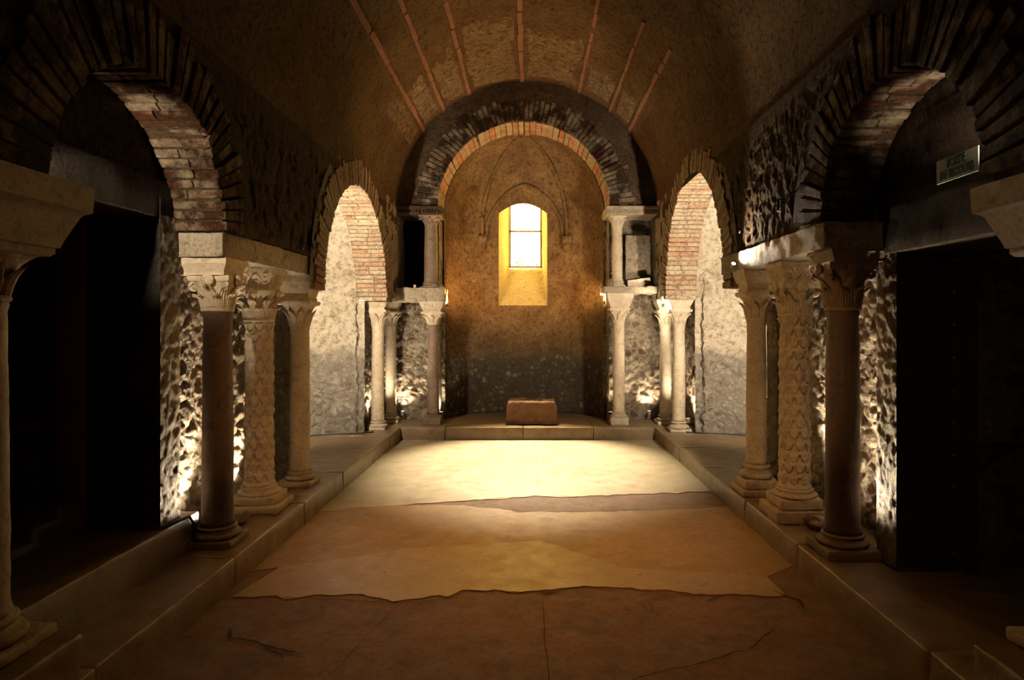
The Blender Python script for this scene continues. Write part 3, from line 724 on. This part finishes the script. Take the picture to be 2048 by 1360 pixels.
def shaft(root, z0, z1, r, kind, m):
    L = z1 - z0; nz = 190 if kind == 'scales' else 50; prof = []
    for i in range(nz + 1):
        t = i / nz; rr = r * (1.0 - .10 * t + .02 * math.sin(PI * t))
        if t < .025: rr = r * (1.10 - .10 * (t / .025) ** 2)
        if t > .965: rr *= 1.06 - .02 * math.cos((t - .965) / .035 * 2 * PI)
        prof.append((rr, z0 + L * t))
    loc = root.location
    def fn(a, z, j):
        p = Vector((math.cos(a) * r, math.sin(a) * r, z)) + loc
        if kind == 'scales':
            row = (z - z0) / .085; k = math.floor(row); fv = row - k; au = (a / (2 * PI) * 8 + .5 * (k % 2)) % 1 - .5
            d = math.hypot(au * 1.0, (fv - 1) * .62); edge = abs(d - .43)
            rel = .016 * (1 - min(1, d / .46) ** 2 * .5) - .022 * max(0, 1 - edge / .07)
            for q in (0, 1, 2): rel -= .008 * max(0, 1 - abs(math.hypot(au, (fv - 1) * .62) - .12 * (q + 1)) / .03)
            return rel - .010 + .009 * frac(p, 12, 4)
        return .0035 * frac(p, 9, 4)
    return MB().lathe(prof, 128 if kind == 'scales' else 56, fn).build('shaft', m, root, True)
def base(root, z0, z1, r, m):
    H = z1 - z0; P = []
    def arc(rc, zc, rr, n=8, a0=-PI / 2, a1=PI / 2): return [(rc + rr * math.cos(a0 + (a1 - a0) * i / n), zc + rr * math.sin(a0 + (a1 - a0) * i / n)) for i in range(n + 1)]
    P += [(r * 1.05, z0)] + arc(r * 1.34, z0 + .20 * H, .20 * H) + [(r * 1.30, z0 + .42 * H), (r * 1.16, z0 + .50 * H), (r * 1.12, z0 + .60 * H), (r * 1.18, z0 + .68 * H)]
    P += arc(r * 1.16, z0 + .80 * H, .12 * H) + [(r * 1.08, z0 + .94 * H), (r * 1.07, z1)]
    loc = root.location
    return MB().lathe(P, 56, lambda a, z, j: .006 * frac(Vector((math.cos(a) * .2, math.sin(a) * .2, z)) + loc, 9, 4)).build('base', m, root, True)
GC = 'stone columns of the crypt'
def column(x, y, z0, blocks, zb, zc, zi, zt, r, hw, label, style='leafy', kind='smooth', m='stone', carved=None, levels=None, capm=None, bm_='stone', ioff=0):
    """blocks: (half width, bottom, top) plinth tiers; zb shaft foot, zc capital foot, zi impost foot, zt impost top (world heights)"""
    root = empty('stone_column', (x, y, z0), label, 'column', GC)
    for i, (h, a, b) in enumerate(blocks):
        MB().rbox(-h, h, -h, h, a - z0, b - z0, .010, .025, .007, 9, x * 7 + i).build('plinth', bm_, root, True)
    base(root, blocks[-1][2] - z0, zb - z0, r, bm_)
    shaft(root, zb - z0, zc - z0, r, kind, m)
    capital(root, zc - z0, zi - z0, r * .92, hw, style, capm or m)
    if zt:
        H = zt - zi; b = zi - z0
        lv = levels or [(.78, 0), (.80, .12), (.74, .14), (1.0, .70), (1.0, .72), (1.04, .74), (1.06, 1)]
        impost(root, [(hw * 1.06 * a, b + H * t) for a, t in lv], carved, capm or m).location.x = ioff
    return root
column(-2.08, 4.33, .18, [(.15, .18, .232)], .31, 1.73, 1.952, 2.066, .098, .135, 'dark column shadowed in front, nearest of the three under the left stone beam', 'leafy', m='stone_shaded', capm='stone', bm_='stone_dark', levels=[(1.0, 0), (1.02, .15), (.98, .18), (1.14, .6), (1.17, .66), (1.17, 1)], ioff=-.035)
column(-2.15, 5.16, .18, [(.21, .18, .235), (.165, .235, .30)], .37, 1.665, 1.90, 2.072, .112, .147, 'thick column with carved scale pattern in the middle under the left beam', 'rich', 'scales', carved='scroll')
column(-2.10, 5.93, .18, [(.15, .18, .235)], .31, 1.63, 1.845, 2.07, .092, .143, 'smooth pale column at the far end of the left beam', 'plain')
column(-2.12, 9.06, .18, [(.125, .18, .22)], .30, 1.63, 1.84, 2.0, .088, .14, 'front pale column of the pair left of the apse recess', 'simple', carved='scroll')
column(-2.08, 9.72, .18, [(.13, .18, .23)], .31, 1.64, 1.83, 2.0, .082, .13, 'rear pale column of the pair left of the apse recess', 'simple')
column(-1.42, 9.52, .18, [(.125, .18, .29)], .34, 1.645, 1.82, 1.968, .082, .155, 'slim reddish brown column left of the apse opening under the carved block', 'simple', m='stone_dark', carved='strokes', capm='stone', bm_='stone_dark')
column(1.99, 4.14, .18, [(.165, .18, .245)], .32, 1.73, 2.02, 2.10, .104, .15, 'dark brown column in front, nearest of the three under the right stone beam', 'leafy', m='stone_shaded', capm='stone_dark', bm_='stone_dark', levels=[(.95, 0), (.97, .2), (1.10, .7), (1.13, .75), (1.14, 1)], ioff=.03)
column(2.0, 4.92, .18, [(.20, .18, .27), (.155, .27, .345)], .41, 1.71, 1.94, 2.105, .114, .143, 'thick cracked column with carved scales in the middle under the right beam', 'rich', 'scales', carved='scroll')
column(1.96, 5.63, .18, [(.165, .18, .235), (.135, .235, .315)], .44, 1.684, 1.914, 2.105, .086, .14, 'slim pale column on a tall base at the far end of the right beam', 'plain')
column(2.04, 8.90, .18, [(.15, .18, .22)], .32, 1.64, 1.84, 2.0, .086, .15, 'front bright column of the pair right of the apse recess', 'simple')
column(1.99, 9.55, .18, [(.14, .18, .23)], .32, 1.62, 1.84, 2.0, .084, .14, 'rear column of the pair right of the apse recess', 'simple')
column(1.30, 9.52, .18, [(.13, .18, .29)], .35, 1.69, 1.875, 2.09, .085, .15, 'slim column right of the apse opening under the smooth stone block', 'simple', levels=[(.82, 0), (.9, .15), (1.12, .62), (1.15, .66), (1.2, 1)])
column(-2.10, 2.45, .386, [(.19, .386, .43)], .53, 1.73, 1.94, 2.2, .112, .18, 'near column cut by the left edge, glowing amber, on a square block', 'plain', levels=[(1.0, 0), (1.05, .12), (1.25, .5), (1.3, .55), (1.42, .6), (1.45, 1)])
column(2.12, 2.45, .36, [(.19, .36, .41)], .51, 1.73, 1.94, 2.2, .112, .18, 'near column past the right edge, only its amber impost corner showing', 'plain', levels=[(1.0, 0), (1.05, .12), (1.25, .5), (1.3, .55), (1.42, .6), (1.45, 1)])
# small columns of the upper tier
def small_column(x, y, z0, zt, r, label, m, cap):
    root = empty('small_column', (x, y, z0), label, 'column', 'small upper columns beside the apse arch')
    base(root, 0, .085, r, m); shaft(root, .085, zt - z0 - cap, r, 'smooth', m)
    if cap: capital(root, zt - z0 - cap, zt - z0, r * .9, r * 1.6, 'simple', m)
small_column(-1.455, 9.55, 2.17, 3.22, .100, 'thick upright shaft on the left carved slab, upper tier', 'stone_dark', .10)
small_column(1.285, 9.55, 2.19, 3.22, .075, 'small pale column with a ringed base standing on the right slab, upper tier', 'stone', .15)

# ------------------------------------------------------------------ beams, slabs, blocks
def beam(s):
    x0, x1 = (-2.42, -1.955) if s < 0 else (1.80, 2.36); y0, y1 = (4.13, 6.17) if s < 0 else (3.98, 6.14); z0, z1 = (2.068, 2.235) if s < 0 else (2.10, 2.265)
    o = MB().rbox(x0, x1, y0, y1, z0, z1, .008, .03, .006, 8, s).build('stone_beam', 'stone_rough', None, True)
    return tag(o, 'long pale stone beam carried by the three %s columns' % ('left' if s < 0 else 'right'), 'beam', 'stone beams over the column rows')
beam(-1); beam(1)
def slabt(name, b, label, m='stone_rough', amp=.012, cat='slab'):
    return tag(MB().rbox(*b, .014, .02, amp, 9, b[0] * 5).build(name, m, None, True), label, cat)
slabt('stone_slab', (-2.0, -1.235, 9.36, 9.80, 1.968, 2.17), 'rough stone slab on the carved capital left of the apse')
slabt('stone_slab', (1.06, 1.86, 9.36, 9.80, 2.09, 2.19), 'rough stone slab on the smooth capital right of the apse')
for s, x0, x1 in ((-1, -1.98, -1.27), (1, 1.10, 1.88)):
    root = empty('cornice', ((x0 + x1) / 2, 9.6, 3.22), 'dentilled cornice over the upper niche %s of the apse arch' % ('left' if s < 0 else 'right'), 'cornice', 'cornices beside the apse arch')
    h = (x1 - x0) / 2
    MB().rbox(-h, h, -.26, .3, 0, .035, .006, .03, .004, 9, s).rbox(-h, h, -.285, .3, .075, .12, .006, .03, .004, 9, s).rbox(-h, h, -.235, .3, .03, .08, .004, .04, .002).build('band', 'stone_rough' if s > 0 else 'front', root, True)
    d = MB(); n = int(2 * h / .045)
    for i in range(n): d.box(-h + .045 * i + .008, -h + .045 * i + .033, -.268, -.22, .037, .074)
    d.build('dentils', 'stone_rough' if s > 0 else 'front', root)
# altar block with its relic cavity
al = empty('stone_block', (.02, 9.68, ST), 'squat reddish stone altar block on the apse step below the window', 'block')
def alt(p, h):
    k = 1 - .045 * (p.z / h.z); q = p.copy(); q.x *= k + .004 * math.sin(p.x * 20); q.y *= k
    if p.z > h.z * .8 and abs(p.x - .03) < .125 and abs(p.y - .03) < .16: q.z -= .05
    if p.z < -h.z * .6: q.x *= .985; q.y *= .97
    return q
MB().rbox(-.355, .365, -.27, .25, .004, .335, .022, .02, .014, 8, 3, alt).build('body', 'altar', al, True)
# pedestal blocks under the nearest columns
for s in (-1, 1):
    b = (-2.42, -1.805, 2.12, 2.62, .17, .386) if s < 0 else (1.765, 2.45, 2.12, 2.60, .17, .36)
    tag(MB().rbox(*b, .012, .03, .006, 8, s).build('pedestal', 'kerb', None, True), 'square stone pedestal at the bottom %s corner on the step' % ('left' if s < 0 else 'right'), 'pedestal')
# loose stones
def rock(name, c, r, label, m='stone_rough', sq=(1, 1, 1), seed=0):
    def fn(u, v):
        a = 2 * PI * u; t = PI * (v - .5); d = Vector((math.cos(a) * math.cos(t), math.sin(a) * math.cos(t), math.sin(t)))
        k = r * (1 + .30 * frac(d * 1.4 + Vector((seed, 0, 0)), 1, 4)); return Vector((d.x * sq[0], d.y * sq[1], d.z * sq[2])) * k + Vector(c)
    return tag(MB().grid(fn, 28, 18, True).build(name, m, None, True), label, 'stone')
slabt('stone_cube', (-1.70, -1.655, 9.45, 9.49, 2.168, 2.222), 'tiny pale stone cube on the left slab in the dark niche', 'stone', .004, 'stone')
rock('stone_fragment', (-1.40, 9.41, 2.20), .05, 'dark jagged stone fragment at the foot of the left upper shaft', 'stone_dark', (1.4, .7, .7), 2)
rock('stone_fragment', (-1.30, 9.45, 2.195), .035, 'small dark stone fragment at the right end of the left slab', 'stone_dark', (1.2, .8, .8), 5)
rock('stone_fragment', (1.165, 9.45, 2.235), .06, 'dark stone fragment left of the small right upper column', 'stone_dark', (.8, .7, 1.1), 8)
lb = MB().rbox(-.165, .165, -.05, .05, 0, .125, .008, .02, .006, 9, 2, lambda p, h: Vector((p.x, p.y, p.z + .12 * (p.x) * (1 if p.z > 0 else 0.25)))).build('stone_lump', 'stone', None, True)
lb.location = (1.60, 9.60, 2.185); tag(lb, 'pale wedge shaped stone lying in the right upper niche', 'stone')
pb = MB().rbox(-.19, .19, -.04, .04, 0, .80, .01, .03, .006, 8, 4).build('stone_tablet', 'plaster', None, True); pb.location = (1.63, 9.83, 2.185)
tag(pb, 'tall pale stone panel standing at the back of the right upper niche', 'slab')
rock('stone_fragment', (2.10, 5.32, .25), .08, 'brown lump of stone between the middle and far right columns', 'stone_rough', (.8, 1.1, .9), 11)
rock('stone_fragment', (2.03, 4.62, .235), .07, 'brown lump of stone between the near and middle right columns', 'stone_rough', (.9, 1.2, .8), 14)
rock('stone_fragment', (-2.13, 4.75, .235), .07, 'small rubble stone between the near and middle left columns', 'stone_rough', (1, 1.3, .8), 17)
# irons in the walls
def iron(name, pts, r, label, cat, smooth=True): return tag(MB().tube(pts, r, 8).build(name, 'iron', None, smooth), label, cat)
iron('iron_hook', [(1.86, 4.70, 2.545), (1.795, 4.70, 2.53), (1.79, 4.69, 2.452), (1.79, 4.63, 2.445), (1.80, 4.50, 2.54), (1.86, 4.45, 2.56)], .007, 'larger bent iron hook in the right wall above the beam', 'hook')
iron('iron_hook', [(1.87, 5.62, 2.43), (1.80, 5.60, 2.425), (1.795, 5.57, 2.42), (1.795, 5.55, 2.455)], .007, 'small iron hook in the right wall just above the beam end', 'hook')
for i, (y, z) in enumerate(((5.72, 2.33), (5.50, 2.32))):
    iron('iron_ring', [(-1.92 - .004 * math.cos(a), y + .030 * math.cos(a), z + .045 * math.sin(a)) for a in [2 * PI * k / 24 for k in range(25)]], .008, 'oval iron ring low on the left wall, %s the beam end' % ('nearer' if i == 0 else 'further from'), 'ring', True)
# cables
iron('cable', [(-2.60, 3.905, .41), (-2.205, 3.905, .41), (-2.19, 4.05, .412), (-2.18, 4.16, .405), (-2.165, 4.18, .36), (-2.165, 4.19, .28), (-2.17, 4.22, .21), (-2.27, 4.35, .19), (-2.34, 4.9, .19), (-2.34, 5.5, .19)], .009, 'black cable along the foot of the left wall, dropping behind the near column', 'cable').data.materials[0] = M['cable']
iron('cable', [(2.48, 3.83, .19), (2.16, 3.83, .19), (2.15, 4.0, .19), (2.15, 4.3, .19), (2.18, 4.6, .19), (2.22, 5.1, .19)], .009, 'black cable along the foot of the right doorway jamb and wall', 'cable').data.materials[0] = M['cable']
for s in (-1, 1):
    cx, cy = s * 2.22, A2[s][0]; pts = []
    for i in range(40):
        t = PI * (.30 + .68 * i / 39); pts.append((cx + s * 1.24 * math.sin(t), cy - 1.24 * math.cos(t), .19))
    iron('cable', pts + [(s * 2.1, 8.75, .19)], .008, 'thin black cable around the foot of the %s side niche' % ('left' if s < 0 else 'right'), 'cable').data.materials[0] = M['cable']
iron('cable', [apse(PI * (.04 + .92 * i / 50), .19, False) * 1 - Vector((0, .03, 0)) + Vector((0, 0, 0)) for i in range(51)], .007, 'thin dark cable following the foot of the curved apse wall', 'cable').data.materials[0] = M['cable']

# ------------------------------------------------------------------ lamps
LW = (1.0, .86, .65); LA = (1.0, .40, .085); LO = (1.0, .55, .19)
def point(loc, e, col=LW, r=.03, spot=None, aim=None, blend=.5):
    l = bpy.data.lights.new('lamp_or_fill_light', 'SPOT' if spot else 'POINT'); l.energy = e; l.color = col; l.shadow_soft_size = r
    o = bpy.data.objects.new('lamp_or_fill_light', l); COL.objects.link(o); o.location = loc
    if spot:
        l.spot_size = math.radians(spot); l.spot_blend = blend
        o.rotation_euler = (Vector(aim) - Vector(loc)).to_track_quat('-Z', 'Y').to_euler()
    return o
def fixture(name, loc, aim, label, group, size=.035):
    root = empty(name, loc, label, 'lamp', group); root.rotation_euler = (Vector(aim) - Vector(loc)).to_track_quat('Z', 'Y').to_euler()
    MB().lathe([(size * .5, -size * 2.6), (size * .75, -size * 2.4), (size, -size * .6), (size * 1.05, -size * .55), (size * 1.05, -size * .3), (size * .9, -size * .3)], 24).build('housing', 'lamp_body', root, True)
    MB().lathe([(.001, -size * .24), (size * .85, -size * .24)], 20, None, False).build('lens', 'lens', root)
    MB().box(-size * .2, size * .2, -size * 1.7, -size * .8, -size * 1.9, -size * 1.4).build('bracket', 'lamp_body', root)
    return root
def lamp(loc, aim, e, label, col=LW, group='small spotlights on the column tops', size=.02, r=.03, spot=None):
    fixture('spotlight' if 'floor' not in label else 'floor_uplight', loc, aim, label, group, size)
    d = (Vector(aim) - Vector(loc)).normalized(); p = Vector(loc) + d * .03
    point(p, e, col, r, spot, aim, .6)
GF = 'floor uplights behind the columns'
# on the column tops
lamp((-2.28, 6.30, 1.98), (-3.2, 7.9, 2.3), 620, 'spotlight behind the far left column head lighting the left niche', spot=140)
lamp((-2.27, 8.76, 1.90), (-2.5, 7.6, 2.5), 120, 'spotlight glaring beside the head of the front column left of the recess', spot=130)
lamp((1.762, 5.62, 2.165), (1.80, 4.6, 2.95), 130, 'spotlight at the far end of the right beam grazing the wall', spot=105)
lamp((2.22, 6.25, 1.98), (3.1, 7.9, 2.3), 660, 'spotlight behind the far right column head lighting the right niche', spot=140)
lamp((1.80, 8.78, 1.90), (2.08, 9.3, 2.0), 70, 'spotlight between the heads of the twin columns right of the recess', spot=130)
lamp((-1.215, 9.60, 1.93), (-.6, 10.4, 3.6), 150, 'spotlight tucked beside the carved capital left of the apse', LO, spot=176)
lamp((1.09, 9.62, 1.98), (.6, 10.4, 3.6), 130, 'spotlight tucked beside the smooth capital right of the apse', LO, spot=176)
lamp((-2.232, 2.66, 2.37), (-2.27, 3.63, 2.44), 190, 'spotlight on the near left column head aimed at the beam end', LW, r=.012, spot=66)
lamp((2.13, 2.66, 2.30), (2.28, 3.6, 2.90), 70, 'spotlight on the near right column head lighting the arch underside', LW, spot=44)
# at the floor
for loc, e, lab in (((-2.15, 4.60, .34), 75, 'floor uplight behind the near left column'), ((-2.26, 5.38, .32), 60, 'floor uplight behind the scale carved left column'),
                    ((2.10, 4.42, .45), 80, 'floor uplight behind the near right column'), ((2.13, 5.22, .45), 65, 'floor uplight behind the scale carved right column'),
                    ((-2.22, 9.20, .34), 30, 'floor uplight between the twin columns on the left'), ((-1.92, 9.80, .34), 22, 'floor uplight in the left recess against the rubble'),
                    ((-1.33, 9.72, .34), 16, 'floor uplight behind the slim column left of the apse'), ((2.2, 9.05, .34), 34, 'floor uplight behind the twin columns on the right'),
                    ((1.80, 9.82, .34), 22, 'floor uplight in the right recess against the rubble'), ((1.20, 9.72, .34), 14, 'floor uplight behind the slim column right of the apse')):
    lamp(loc, (loc[0] * 1.12, loc[1] - .32, .85) if loc[1] < 6 else (loc[0], loc[1] + .12, 1.1), e * 2.4, lab, LW, GF, .03, .03, 125)
# unseen lights added to fill the nave floor and columns, one behind the photographer
point((-.05, 10.12, 4.15), 4300, (1, .84, .57), .08, 46, (.0, 7.8, 0), .75)
point((.0, 5.4, 4.6), 420, LA, .15, 56, (0, 5.0, 0), 1)
point((.0, .6, 3.6), 185, LA, .25, 62, (0, 3.3, 0), 1)
point((0, -1.2, 2.0), 8, LA, .3)
for s in (-1, 1):
    point((s * 1.7, 2.1, 2.3), 210, LO, .06, 27, (-s * 2.0, 4.95, 1.35), .5)
# vault wash from the right beam end
point((1.5, 6.7, 2.6), 190, (1, .62, .28), .06, 75, (-.9, 8.2, 4.9), .6)

w = bpy.data.worlds.new('world'); sc.world = w; w.use_nodes = True
bg = w.node_tree.nodes['Background']; bg.inputs['Color'].default_value = (1, .67, .16, 1); bg.inputs['Strength'].default_value = 40
pl = bpy.data.lights.new('window_portal', 'AREA'); pl.shape = 'RECTANGLE'; pl.size = .6; pl.size_y = 1.3; pl.cycles.is_portal = True
po = bpy.data.objects.new('window_portal', pl); COL.objects.link(po); po.location = (-.08, 11.56, 3.25); po.rotation_euler = (-PI / 2, 0, 0)

sc.view_settings.view_transform = 'Standard'; sc.view_settings.look = 'None'; sc.view_settings.gamma = 1; sc.view_settings.use_curve_mapping = False
sc.view_settings.exposure = 0.0
sc.cycles.max_bounces = 6; sc.cycles.diffuse_bounces = 1; sc.cycles.sample_clamp_indirect = 6
